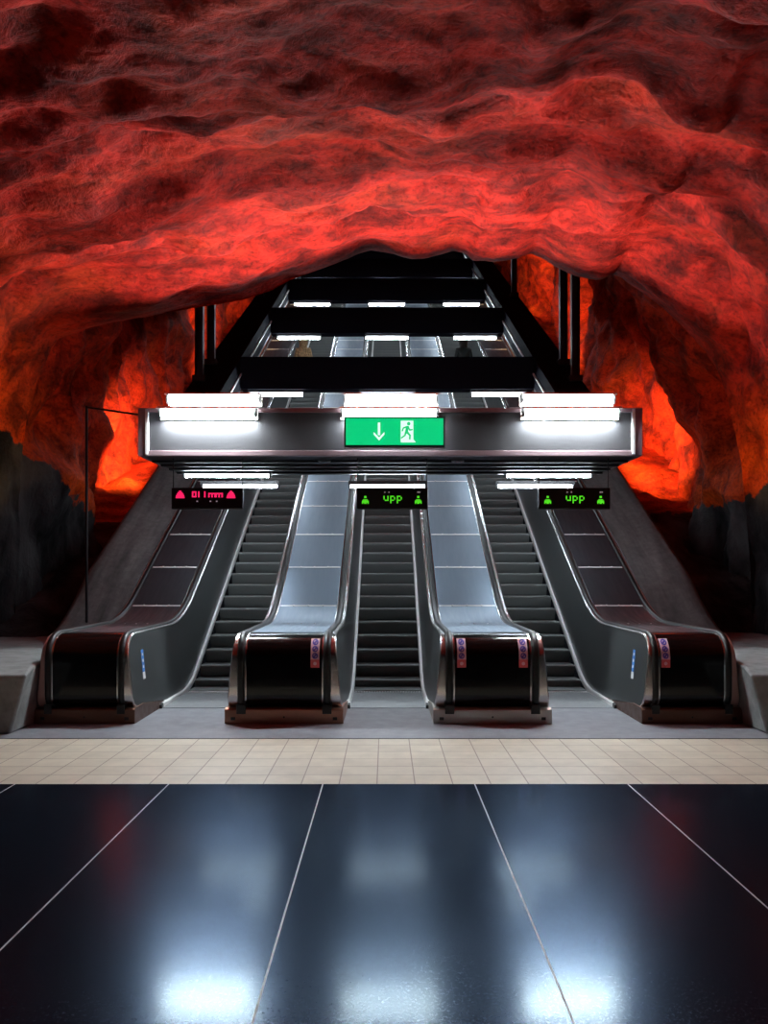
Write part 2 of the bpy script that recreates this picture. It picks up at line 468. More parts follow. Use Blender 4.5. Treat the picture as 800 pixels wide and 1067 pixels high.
def balustrade(cx, k, label, mats_deck, stickers, plaques):
    root = thing('escalator_balustrade', label, 'balustrade', (cx, YF, 0), 'balustrades with newel ends')
    W0, LEAN = 0.735 * k, 0.100
    def wid(h): return W0 - LEAN * h / HR
    P = local(CON)
    # base block
    mb = MB()
    mb.prism([(-0.02, 0.0), (-0.02, .175), (.02, .195), (.35, .20), (1.5, .04), (1.5, 0.0)], -W0 - .005, W0 + .005)
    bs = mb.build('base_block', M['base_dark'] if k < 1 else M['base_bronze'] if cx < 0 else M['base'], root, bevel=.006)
    for sx in (-1, 1):                       # dark slots where the handrail runs in
        mb = MB(); mb.box(sx*.535*k - .06*k, sx*.535*k + .06*k, -0.026, .3, .12, .24)
        mb.build('handrail_inlet', M['rubber'], bs, bevel=.01)
        mb = MB(); mb.box(sx*(W0 - .10) - .028, sx*(W0 - .10) + .028, -0.026, -.015, .045, .085)
        mb.build('end_slot', M['rubber'], bs, bevel=.01)
    mb = MB(); mb.tube((0, -.024, .085), (0, -.015, .085), .012, 10)
    mb.build('lock', M['rubber'], bs)
    # side panels
    for sx in (-1, 1):
        mb = MB()
        rows = []
        yy = [.0, .01, .03, .06, .10, .15, .2, .25, .3] + [.4 + .1*i for i in range(34)] + [3.9 + 1.0*i for i in range(36)]
        for y in yy:
            Y = y + YF
            if Y > YEND: break
            t = zh(Y); bt = zf(Y) + .04
            if Y < 11.2:
                bt = max(bt, .195 - .135 * max(0, (y - .35)) / 1.15)
            if y < .30:
                t = HR - .30 + math.sqrt(max(0, .09 - (.30 - y)**2))
            if y < .20:
                bt = .17 + .20 - math.sqrt(max(0, .04 - (.20 - y)**2))
            rows.append((y, bt, t))
        vs = []; fs = []
        NS = 6
        for y, bt, t in rows:
            for j in range(NS + 1):
                z = bt + (t - .012 - bt) * j / NS
                h = max(0, z - zf(y + YF))
                vs.append((sx * wid(h), y, z))
        for i in range(len(rows)-1):
            for j in range(NS):
                a = i*(NS+1) + j
                fs.append((a, a+1, a+NS+2, a+NS+1))
        mb.add(vs, fs)
        sp = mb.build('side_panel', M['panel'], root, smooth=60)
    # silver band beside each handrail
    for sx in (-1, 1):
        a = .60 * k; hi = .585 * k
        sec = [lambda h, s=sx: (s*wid(h), -.02), lambda h, s=sx: (s*(wid(h)), .0), lambda h, s=sx: (s*(wid(h) - .012), .012),
               (sx*hi, .014), (sx*hi, -.03)]
        mb = MB(); mb.sweep(P, sec)
        mb.build('edge_band', M['copper'] if k < 1 and sx * cx > 0 else M['silver'], root, smooth=35)
        # inner sliver
        mb = MB(); mb.sweep(P, [(sx*.488*k, -.03), (sx*.488*k, .010), (sx*.470*k, .010), (sx*.470*k, -.03)])
        mb.build('inner_band', M['silver'], root, smooth=35)
        # handrail: rounded rubber belt
        c = sx * .537 * k; hw = .043 * k
        sec = [(c - hw, -.01), (c - hw, .020), (c - hw*.7, .036), (c - hw*.3, .042), (c + hw*.3, .042), (c + hw*.7, .036), (c + hw, .020), (c + hw, -.01)]
        mb = MB(); mb.sweep(P, sec)
        mb.build('handrail', M['rubber'], root, smooth=50)
    # black newel cover
    i1 = NEWEL_N + 1
    mb = MB(); mb.sweep(P[2:i1], [(-.47*k, -.03), (-.47*k, .006), (.47*k, .006), (.47*k, -.03)])
    cv = mb.build('newel_cover', M['gloss_black'], root, smooth=35)
    # flat deck between newel and incline
    flat = [p for p in P if p[0] > P[i1-1][0] - 1e-6 and p[0] <= 3.05]
    mb = MB(); mb.sweep(flat, [(-.47*k, -.03), (-.47*k, .006), (.47*k, .006), (.47*k, -.03)])
    fd = mb.build('landing_deck', mats_deck[0], root, smooth=35)
    for x in (-.2, 0, .2):
        for y in (2.0,):
            mb = MB(); mb.tube((x*k, y, HR + .006 + zh(YF+y) - HR), (x*k, y, HR + .018 + zh(YF+y) - HR), .012, 8)
            mb.build('screw', M['trim'], fd)
    # deck plates on the incline
    y = flat[-1][0]
    first = None
    n_pl = 33
    zz = zh(flat[-1][0] + YF)
    for i in range(n_pl):
        y0 = y + 1.1 * i
        if first is None:
            mb = MB()
            c30, s30 = math.cos(PI/6), math.sin(PI/6)
            L = 1.1
            def pt(yy, nn): return (yy - s30*nn, yy*TAN + c30*nn)
            prof = [pt(0.004, -.03), pt(0.004, .006), pt(L - .004, .006), pt(L - .004, -.03)]
            mb.prism(prof, -.47*k, .47*k)
            first = mb.build('deck_plate', mats_deck[1], root)
            first.location = (0, y0, zz)
            # joint strip at its lower edge
            mb = MB()
            prof = [pt(-.016, .0), pt(-.016, .011), pt(.016, .011), pt(.016, 0)]
            mb.prism(prof, -.46*k, .46*k)
            for x in (-.24, 0.0, .24):
                a0 = pt(0, .011); a1 = pt(0, .022)
                mb.tube((x*k, a0[0], a0[1]), (x*k, a1[0], a1[1]), .016, 8)
            mb.build('joint_strip', M['trim'], first)
        else:
            d = copy_tree(first, root)
            d.location = (0, y0, zz + 1.1 * i * TAN)
    # warning stickers on the cover
    for sx in stickers:
        st = thing_part('warning_sticker', cv)
        mb = MB()
        x0 = sx * .385 * k
        seg = [p for p in P if .72 <= p[1] <= 1.04 and p[0] < .30]
        # resample the front curve in z
        def on(z, off):
            rt = .30
            zc = HR - rt
            if z <= zc: return (-off, z)
            a = math.asin(min(1, (z - zc) / rt))
            return (rt - (rt+off)*math.cos(a), zc + (rt+off)*math.sin(a))
        def patch(mb, xa, xb, za, zb, off, mi):
            vs = []; n_ = 8
            for i in range(n_+1):
                y_, z_ = on(za + (zb-za)*i/n_, off)
                vs += [(xa, y_, z_), (xb, y_, z_)]
            mb.add(vs, [(2*i, 2*i+1, 2*i+3, 2*i+2) for i in range(n_)], mi)
        patch(mb, x0 - .055, x0 + .055, .80, 1.045, .0085, 0)
        patch(mb, x0 - .055, x0 + .055, .70, .80, .0085, 1)
        def ring(mb, zc, r0, r1, mi):
            vs = []; n_ = 16
            for i in range(n_):
                a = 2*PI*i/n_
                for r in (r0, r1):
                    y_, z_ = on(zc + r*math.sin(a), .0100)
                    vs.append((x0 + r*math.cos(a), y_, z_))
            mb.add(vs, [(2*i, 2*i+1, 2*((i+1) % n_)+1, 2*((i+1) % n_)) for i in range(n_)], mi)
            # bar across
            vs = []
            for i in range(5):
                t = -1 + 2*i/4
                for o_ in (-.008, .008):
                    y_, z_ = on(zc + t*r0*.72 + o_, .0100)
                    vs.append((x0 + t*r0*.72 - o_, y_, z_))
            mb.add(vs, [(2*i, 2*i+1, 2*i+3, 2*i+2) for i in range(4)], mi)
        for zc in (1.005, .925, .845):
            ring(mb, zc, .020, .037, 2)
        ring(mb, .75, .012, .022, 0)
        o = mb.build('warning_sticker', [M['pink'], M['sticker_red'], M['sticker_blue']], cv)
        o['label'] = 'pink sticker with blue rings and red foot'
    # blue and white plaque on the side panel
    for sx in plaques:
        mb = MB()
        yc, zc = .52, .68
        for j, (za, zb, mi) in enumerate(((zc + .0, zc + .19, 0), (zc - .10, zc + .0, 0), (zc - .19, zc - .10, 1))):
            mb.add([(sx*(wid(z)+.004), yc + dy, z) for z in (za, zb) for dy in (-.05, .05)], [(0, 1, 3, 2)], mi)
        for z in (zc + .13, zc + .05, zc - .03):
            mb.add([(sx*(wid(zz_)+.006), yc + dy, zz_) for zz_ in (z - .018, z + .018) for dy in (-.022, .022)], [(0, 1, 3, 2)], 1)
        o = mb.build('notice_sticker', [M['sky_blue'], M['white']], root)
        o['label'] = 'blue and white strip sticker'
    return root

def thing_part(*a): return None

DK = (M['deck'], M['deck']); OD = (M['outer_deck'], M['outer_deck'])
balustrade(-1.3, 1.0, 'steel balustrade block with one pink sticker, between left and central escalators', DK, [1], [])
balustrade(1.3, 1.0, 'steel balustrade block with two pink stickers, between central and right escalators', DK, [-1, 1], [])
balustrade(-3.788, .85, 'dark outer balustrade block without pink sticker, beside the left plinth', OD, [], [1])
balustrade(3.788, .85, 'dark outer balustrade block with one pink sticker, beside the right plinth', OD, [-1], [-1])

# ------------------------------------------------------------------ concrete plinths and sloped slabs
for sx, nm in ((-1, 'left'), (1, 'right')):
    mb = MB()
    xi_t, xi_b, xo = 4.18, 4.42, 8.5
    # battered block: front face leans, inner end leans
    def V(x, y, z): return (sx*x, y, z)
    vs = [V(xi_b, 9.1, 0), V(xo, 8.75, 0), V(xo, 14.6, 0), V(5.0, 14.6, 0), V(4.42, 10.2, 0),
          V(xi_t + .02, 9.05, .70), V(xo, 8.70, .70), V(xo, 14.6, .86), V(5.0, 14.6, .86), V(4.45, 10.4, .78), V(4.36, 9.55, .74)]
    fs = [(0,1,6,5), (1,2,7,6), (2,3,8,7), (3,4,9,8), (4,10,9), (0,5,10,4), (5,6,7,8,9,10), (0,4,3,2,1)]
    mb.add(vs, fs)
    o = mb.build('concrete_plinth', M['plinth'], bevel=.03, seg=3)
    tag(o, 'low grey concrete plinth at the foot of the %s rock wall' % nm, 'plinth')
    # sloped slab beside the deck
    mb = MB()
    rows = [11.9 + .15*i for i in range(17)] + [14.4 + 1.2*i for i in range(30)]
    prof = [(4.30, -.12), (4.33, .02), (4.45, .03), (4.75, .08), (5.0, .16), (5.12, .20), (5.2, .16), (5.24, .0), (5.26, -.6), (5.3, -1.6)]
    vs = []
    for y in rows:
        for x, dz in prof:
            f = min(1.0, max(0.0, (y - 11.9) / 1.5))
            vs.append((sx*(x), y, zh(y) + dz - .40*(1-f)))
    m_ = len(prof)
    fs = [(i*m_+j, i*m_+j+1, (i+1)*m_+j+1, (i+1)*m_+j) for i in range(len(rows)-1) for j in range(m_-1)]
    mb.add(vs, fs)
    o = mb.build('wall_slope_' + nm, M['concrete_slope'], smooth=60)
    struct(o)

# ------------------------------------------------------------------ rock
YL = 13.5
LIP = [(14, 709), (14, 594), (18, 500), (24, 450), (28, 420), (38, 385), (60, 352), (90, 340), (120, 334), (160, 328), (200, 321), (250, 313), (280, 303), (300, 292), (325, 283), (350, 274),
       (370, 265), (385, 260), (405, 263), (425, 267), (440, 266), (470, 259), (482, 262), (492, 270), (512, 272), (535, 267), (552, 261), (565, 266), (580, 276), (600, 285), (622, 287), (637, 279),
       (650, 286), (665, 300), (690, 321), (715, 346), (735, 366), (750, 395), (760, 430), (770, 480), (776, 540), (780, 594), (782, 709)]
LP = []
for px, py in LIP:
    x = (px - 402) * YL / F; z = (594 - py) * YL / F
    LP.append((math.atan2(x, z), x, z))     # angle from vertical
LP.sort()
def lip_at(a):
    if a <= LP[0][0]: return LP[0][1], LP[0][2]
    for i in range(len(LP)-1):
        if a <= LP[i+1][0]:
            t = (a - LP[i][0]) / (LP[i+1][0] - LP[i][0])
            return LP[i][1]*(1-t) + LP[i+1][1]*t, LP[i][2]*(1-t) + LP[i+1][2]*t
    return LP[-1][1], LP[-1][2]
A0, A1 = LP[0][0], LP[-1][0]
NU = 420
US = [A0 + (A1 - A0) * i / NU for i in range(NU + 1)]
LIPS = [lip_at(a) for a in US]

def supr(a, hw, hh, n_):
    """superellipse by angle from vertical, lower half straight walls"""
    sx, cz = math.sin(a), math.cos(a)
    if cz >= 0:
        r = 1 / ((abs(sx)/hw)**n_ + (abs(cz)/hh)**n_) ** (1/n_)
    else:
        r = hw / max(1e-6, abs(sx))
    x, z = r*sx, r*cz
    if z < -EYE - .3: z = -EYE - .3
    return x, z

def fbm(p, o): return noise.fractal(p, 1.0, 2.0, o, noise_basis='PERLIN_ORIGINAL')

def paint_edge(x, y):
    if x < 0:
        k = [(-10, 4.3), (12.6, 4.3), (13.6, 4.1), (14.3, 3.9), (15.4, 3.3), (16.2, 3.0), (17.4, 2.75), (18.6, 2.3), (60, 2.0)]
    else:
        k = [(-10, 3.3), (12.8, 3.3), (14, 3.2), (15.2, 3.2), (17, 3.25), (18, 2.75), (18.8, 2.0), (60, 2.0)]
    for i in range(len(k)-1):
        if y <= k[i+1][0]:
            t = (y - k[i][0]) / (k[i+1][0] - k[i][0])
            return k[i][1]*(1-t) + k[i+1][1]*t
    return k[-1][1]

def shell(rows_fn, vals, parts, material, disp, names):
    """grid of points rows_fn(v, iu) -> Vector; split into named meshes by iu ranges"""
    grid = [[rows_fn(v, i) for i in range(NU+1)] for v in vals]
    # displacement along the approximate normal
    out = []
    for r in range(len(vals)):
        row = []
        for i in range(NU+1):
            p = grid[r][i]
            du = grid[r][min(NU, i+1)] - grid[r][max(0, i-1)]
            dv = grid[min(len(vals)-1, r+1)][i] - grid[max(0, r-1)][i]
            nn = du.cross(dv)
            if nn.length > 1e-9: nn.normalize()
            row.append(p + nn * disp(p, vals[r], i))
        out.append(row)
    for (a, b_), nm in zip(parts, names):
        mb = MB()
        vs = [out[r][i] for r in range(len(vals)) for i in range(a, b_+1)]
        m_ = b_ - a + 1
        fs = [(r*m_+i, r*m_+i+1, (r+1)*m_+i+1, (r+1)*m_+i) for r in range(len(vals)-1) for i in range(m_-1)]
        me = bpy.data.meshes.new(nm)
        me.from_pydata(vs, [], fs)
        at = me.attributes.new('paint', 'FLOAT', 'POINT')
        at.data.foreach_set('value', [p.z - paint_edge(p.x, p.y) for p in vs])
        me.materials.append(material)
        me.polygons.foreach_set('use_smooth', [True]*len(me.polygons))
        me.update()
        struct(link(bpy.data.objects.new(nm, me)))

def iu_of(a): return max(0, min(NU, round((a - A0)/(A1 - A0)*NU)))
SPL = (iu_of(-1.12), iu_of(1.12))

def ridged(p):
    a = noise.noise(p); return 1 - abs(a)*2

def hall_disp(p, v, i):
    q = Vector((p.x*.45, p.y*1.0, p.z*.9))
    d = .42 * fbm(q*.55 + Vector((3.1, 7, 0)), 3)
    d += .13 * (ridged(q*1.25 + Vector((9, 2, 5)) + Vector((1, 1, 1))*.5*noise.noise(q*.8)) - .5)
    d += .095 * fbm(q*2.6 + Vector((1, 4, 2)), 4)
    d += .020 * fbm(p*7.0, 2)
    fade = min(1.0, (YL - p.y) / 1.6)
    fade2 = .25 + .75*max(0, fade)
    return -d * fade2

HV = [13.5 - .052*i for i in range(150)] + [5.7 - .3*i for i in range(40)]
def hall_pt(v, i):
    lx, lz = LIPS[i]
    ox, oz = supr(US[i], 7.6, 4.75, 2.7)
    s = (YL - v) / 11.5
    s = max(0.0, s)
    # lip curls down: fast flare right behind the edge
    t = min(1.0, s)
    t = t**.75
    x = lx*(1-t) + ox*t; z = lz*(1-t) + oz*t
    if z < -EYE - .3: z = -EYE - .3
    return Vector((x, v, z + EYE))
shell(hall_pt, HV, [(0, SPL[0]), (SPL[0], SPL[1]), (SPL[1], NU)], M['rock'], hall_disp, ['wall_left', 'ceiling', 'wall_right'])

CV = [13.5, 13.52, 13.56, 13.62, 13.7, 13.8, 13.92] + [14.05 + .09*i for i in range(110)] + [24 + .22*i for i in range(120)]
def cav_pt(v, i):
    lx, lz = LIPS[i]
    zc = max(0, TAN*(v - 13.0)) * 1.0
    ox, oz = supr(US[i], 6.55, 6.6, 2.6)
    oz = oz + zc
    if oz < zc - 3.0: oz = zc - 3.0
    t = min(1.0, (v - YL) / .9)
    t = math.sqrt(max(0, 1 - (1-t)**2))
    t = min(1, t)
    x = lx*(1-t) + ox*t; z = lz*(1-t) + oz*t
    return Vector((x, v, z + EYE))
def cav_disp(p, v, i):
    q = Vector((p.x, p.y, p.z*.6))
    d = .9 * fbm(q*.34 + Vector((31, 7, 2)), 3)
    d += .35 * (ridged(q*.9 + Vector((9, 22, 5))) - .5)
    d += .10 * fbm(q*2.4, 4)
    return -d * min(1.0, max(0, (p.y - YL)/1.4)) + .1*min(1.0, max(0, (p.y - YL)/.4))
shell(cav_pt, CV, [(0, SPL[0]), (SPL[0], SPL[1]), (SPL[1], NU)], M['rock_shaft'], cav_disp, ['wall_far_left', 'ceiling_shaft', 'wall_far_right'])

# closing wall far up the shaft
mb = MB(); mb.box(-8, 8, 50.2, 50.5, 10, 40)
struct(mb.build('wall_end', M['dark_steel']))

for sx, nm in ((-1, 'left'), (1, 'right')):
    vs = []; rows = [12.5 + .25*i for i in range(148)]; nx = 16
    for y in rows:
        for j in range(nx + 1):
            x = 4.9 + 2.9*j/nx
            p = Vector((sx*x, y, 0))
            vs.append((sx*x, y, zh(y) - .75 + .3*fbm(p*.9, 3) + .3*noise.noise(p*.5)))
    m_ = nx + 1
    fs = [(r*m_+i, r*m_+i+1, (r+1)*m_+i+1, (r+1)*m_+i) for r in range(len(rows)-1) for i in range(nx)]
    me = bpy.data.meshes.new('floor_rock_' + nm)
    me.from_pydata(vs, [], fs)
    at = me.attributes.new('paint', 'FLOAT', 'POINT'); at.data.foreach_set('value', [max(-3.0, min(2.0, (v[1] - 17.2)*1.2)) for v in vs])
    me.materials.append(M['rock_shaft']); me.polygons.foreach_set('use_smooth', [True]*len(me.polygons)); me.update()
    struct(link(bpy.data.objects.new('floor_rock_' + nm, me)))

# ------------------------------------------------------------------ lighting gantry
GY = 11.0
gz0, gz1 = 3.53, 4.20
root = thing('lighting_gantry', 'wide grey steel gantry box hanging over the escalator feet, carrying lamps and exit sign', 'gantry', (0.03, GY, gz0))
mb = MB(); mb.box(-3.42, 3.42, .04, .08, .05, .64)
mb.build('front_panel', M['gantry'], root)
mb = MB(); mb.box(-3.44, 3.44, .0, .12, .0, .075)
mb.build('front_rail', M['gantry_frame'], root, bevel=.006)
mb = MB(); mb.box(-3.44, 3.44, .0, .12, .615, .675)
mb.build('front_rail', M['gantry_frame'], root, bevel=.006)
for sx in (-1, 1):
    mb = MB(); mb.box(sx*3.50 - .06, sx*3.50 + .06, -.0, .14, .0, .675)
    mb.box(sx*3.53 - .03, sx*3.53 + .03, .14, 2.2, .0, .675)
    mb.build('end_plate', M['gantry_frame'], root, bevel=.006)
    mb = MB(); mb.box(sx*3.435 - .02, sx*3.435 + .02, -.012, .05, .02, .66)
    mb.build('corner_strip', M['trim'], root, bevel=.004)
mb = MB(); mb.box(-3.5, 3.5, .12, 2.2, .0, .03)
for y in (.5, .95, 1.4, 1.85):
    mb.box(-3.5, 3.5, y - .05, y + .05, -.03, .0)
mb.build('underside', M['dark_steel'], root, bevel=.004)
mb = MB(); mb.box(-3.5, 3.5, .92, .95, .03, .66)  # unseen board added to keep the trough light off the shaft rock
mb.build('added_baffle', M['dark_steel'], root)
mb = MB(); mb.box(-3.5, 3.5, 2.12, 2.2, .03, .64)
mb.build('back_panel', M['dark_steel'], root)
for x in (-.95, .98):
    mb = MB(); mb.tube((x, .3, -.03), (x, .3, -.045), .09, 16); mb.tube((x, .3, -.045), (x, .3, -.055), .05, 16)
    mb.build('ceiling_sensor', M['casing'], root)

# ------------------------------------------------------------------ tube lamps
def lamp(loc, L, r, label, bright, group, front=False):
    root = thing('tube_lamp', label, 'lamp', loc, group)
    mb = MB()
    if front:     # bracketed in front of or on top of the gantry
        mb.box(-L/2 - .02, L/2 + .02, .072, .10, -.078, .09)
        mb.prism([(.10, .09), (.10, .10), (-.09, .082), (-.13, .05), (-.125, .045), (-.085, .074)], -L/2 - .02, L/2 + .02)  # hood and deep back plate, shaped to keep light off ceiling and panel
    else:
        mb.box(-L/2 - .02, L/2 + .02, -.07, .07, r + .005, r + .07)
    mb.build('housing', M['lamp_white'] if front else M['casing'], root, bevel=.003)
    mb = MB(); mb.tube((-L/2 + .02, 0, 0), (L/2 - .02, 0, 0), r, 14)
    mb.build('tube', M['tube'] if bright else M['tube_under'] if 'under the gantry' in label else M['tube_far'], root, smooth=50)
    for sx in (-1, 1):
        mb = MB(); mb.tube((sx*(L/2 - .02), 0, 0), (sx*(L/2 + .015), 0, 0), r*1.05, 14)
        mb.box(sx*L/2 - .015, sx*L/2 + .015, -.02, .05, -.02, r + .02)
        mb.build('end_cap', M['casing'], root)
    return root
NAMES3 = ('left', 'central', 'right')
for i, nm in enumerate(NAMES3):
    x = (i - 1) * 2.545
    lamp((x + .04, 11.22, 4.37), 1.32, .062, 'bright tube lamp on top of the gantry, upper of the pair above the %s escalator' % nm, True, 'bright lamps on the gantry', True)
    lamp((x + .02, 10.93, 4.115), 1.34, .055, 'bright tube lamp on the gantry front, lower of the pair above the %s escalator' % nm, True, 'bright lamps on the gantry', True)
    if i != 1:
        lamp(((i-1)*2.62, 12.7, 3.45), 1.40, .023, 'slim tube lamp under the gantry, nearer of the pair above the %s escalator' % nm, False, 'slim lamps under the gantry')
    lamp(((i-1)*2.60, 13.75, 3.39), 1.34, .024, 'slim tube lamp under the gantry, farther back above the %s escalator' % nm, False, 'slim lamps under the gantry')

# ------------------------------------------------------------------ crossbeams, stringers, posts in the shaft
CB = 6.17
BEAMS = [13.9, 17.96, 22.67, 26.8, 30.7, 34.3]
ORD = ['lowest', 'first', 'second', 'third', 'fourth', 'fifth']
def zb(y): return TAN*y + EYE - CB
for k, D in enumerate(BEAMS):
    if k == 0:
        root = thing('crossbeam', 'mauve grey crossbeam right behind the gantry underside, above the displays', 'crossbeam', (0, D, zb(D) + .12), 'crossbeams of the shaft')
    else:
        root = thing('crossbeam', 'black crossbeam over the shaft, %s one up from the gantry' % ORD[k], 'crossbeam', (0, D, zb(D)), 'crossbeams of the shaft')
    hgt = .68
    mb = MB(); mb.box(-3.38, 3.38, 0, .03, .0, hgt)
    mb.build('web', M['beam'] if k else M['gantry_frame'], root)
    mb = MB(); mb.box(-3.38, 3.38, 0, .34, -.03, .0)
    mb.build('bottom_flange', M['beam'] if k else M['gantry_frame'], root, bevel=.005)
    mb = MB(); mb.box(-3.38, 3.38, -.04, .30, hgt, hgt + .03)
    mb.build('top_flange', M['beam'], root, bevel=.005)
    if k:
        for i, nm in enumerate(NAMES3):
            lamp(((i-1)*2.58, D + .17, zb(D) - .12), 1.26, .034,
                 'slim tube lamp under the %s black crossbeam up from the gantry, over the %s escalator' % (ORD[k], nm), False, 'slim lamps under the crossbeams')
for sx, nm in ((-1, 'left'), (1, 'right')):
    root = thing('stringer', 'long dark inclined girder along the %s side of the shaft' % nm, 'girder', (sx*3.74, 14.8, zb(14.8)))
    y1 = 35.2
    mb = MB()
    mb.prism([(0, 0), (y1, TAN*y1), (y1, TAN*y1 + .68), (0, .68)], -.36, .36)
    mb.build('girder', M['beam'], root)
    mb = MB()
    mb.prism([(0, .30), (y1, TAN*y1 + .30), (y1, TAN*y1 + .34), (0, .34)], -sx*.39, -sx*.36)
    mb.build('cable_rail', M['trim'], root)
    mb = MB()
    mb.prism([(0, -.03), (y1, TAN*y1 - .03), (y1, TAN*y1), (0, 0)], -.37, .37)
    mb.build('flange', M['dark_steel'], root)
pst = [(-1, 16.4, 'thin dark post rising from the left girder, nearer of the pair'), (-1, 17.5, 'thin dark post rising from the left girder, farther of the pair'),
       (-1, 24.2, 'thin dark post rising from the left girder, farthest up the slope'),
       (1, 16.4, 'thin dark post rising from the right girder, nearest the hall'), (1, 17.5, 'thin dark post rising from the right girder, second from the hall'),
       (1, 24.2, 'thin dark post rising from the right girder, third from the hall'), (1, 31.5, 'thin dark post rising from the right girder, farthest up the slope')]
for sx, y, lb in pst:
    root = thing('support_post', lb, 'post', (sx*3.95, y, zb(y) + .76), 'posts along the girders')
    hgt = 6.5
    mb = MB(); mb.box(-.085, .085, -.012, .012, 0, hgt); mb.box(-.085, -.07, -.08, .08, 0, hgt); mb.box(.07, .085, -.08, .08, 0, hgt)
    mb.build('shaft', M['dark_steel'], root)
    mb = MB(); mb.box(-.13, .13, -.12, .12, -.10, .02)
    mb.build('base_plate', M['dark_steel'], root)

# conduit at the left: rod from the gantry to an upright
root = thing('cable_pole', 'thin black upright pole in front of the left rock wall', 'pole', (-4.83, 12.5, .95))
mb = MB(); mb.tube((0, 0, -.3), (0, 0, 3.6), .022, 10)
mb.build('upright', M['dark_steel'], root)
mb = MB(); mb.tube((0, 0, 3.58), (1.30, -.6, 3.3), .016, 8)
mb.build('stay_rod', M['dark_steel'], root)

# ------------------------------------------------------------------ exit sign
def text_mesh(txt, size, name, m, parent, loc, ext=.004, sx=1.0):
    cu = bpy.data.curves.new(name, 'FONT')
    cu.body = txt; cu.size = size; cu.extrude = ext; cu.align_x = 'CENTER'; cu.align_y = 'CENTER'; cu.resolution_u = 3
    tmp = bpy.data.objects.new(name, cu)
    me = bpy.data.meshes.new_from_object(tmp)
    bpy.data.objects.remove(tmp)
    me.name = name
    me.materials.clear(); me.materials.append(m)
    o = bpy.data.objects.new(name, me)
    o.rotation_euler = (PI/2, 0, 0); o.location = loc; o.scale = (sx, 1, 1)
    return link(o, parent)

root = thing('exit_sign', 'lit green exit sign with white arrow and running figure on the gantry front', 'sign', (.09, 10.80, 3.62))
mb = MB(); mb.box(-.70, .70, 0, .14, 0, .43)
mb.build('casing', M['black_case'], root, bevel=.01)
mb = MB(); mb.box(-.675, .675, -.008, .004, .03, .40)
mb.build('green_face', M['exit_green'], root, bevel=.003)
# arrow
mb = MB()
def flat(mb, poly, y0=-.013, y1=-.007, ox=0, oz=0): mb.prism_y([(x+ox, z+oz) for x, z in poly], y0, y1)
flat(mb, [(-.017, .13), (.017, .13), (.017, -.045), (-.017, -.045)], ox=-.215, oz=.21)
flat(mb, [(0, -.12), (.075, -.035), (.075, -.0), (.0, -.075), (-.075, -.0), (-.075, -.035)], ox=-.215, oz=.21)
mb.build('arrow', M['exit_white'], root)
# white doorway with the running figure left green in front of it
mb = MB(); flat(mb, [(-.09, -.15), (.085, -.15), (.085, .15), (-.09, .15)], ox=.175, oz=.215)
mb.build('doorway', M['exit_white'], root)
mb = MB()
ox, oz = .165, .215
n_ = 12
flat(mb, [(.03 + .024*math.cos(2*PI*i/n_), .108 + .024*math.sin(2*PI*i/n_)) for i in range(n_)], -.019, -.012, ox, oz)
flat(mb, [(-.005, .075), (.03, .078), (.022, .0), (-.02, -.01)], -.019, -.012, ox, oz)     # trunk
flat(mb, [(.0, .075), (-.05, .055), (-.07, .005), (-.052, .0), (-.036, .04), (.0, .05)], -.019, -.012, ox, oz)
flat(mb, [(.025, .078), (.05, .03), (.085, .035), (.085, .017), (.04, .010), (.018, .045)], -.019, -.012, ox, oz)
flat(mb, [(-.02, .0), (.02, .0), (.06, -.05), (.055, -.11), (.033, -.11), (.036, -.058), (-.005, -.02)], -.019, -.012, ox, oz)
flat(mb, [(-.02, .0), (.004, -.015), (-.012, -.06), (-.07, -.10), (-.08, -.085), (-.033, -.05)], -.019, -.012, ox, oz)
mb.build('running_figure', M['exit_green'], root)
mb = MB(); flat(mb, [(.03, -.15), (.13, -.15), (.10, -.115), (.03, -.115)], -.019, -.012, .165, .215)
mb.build('floor_mark', M['exit_white'], root)

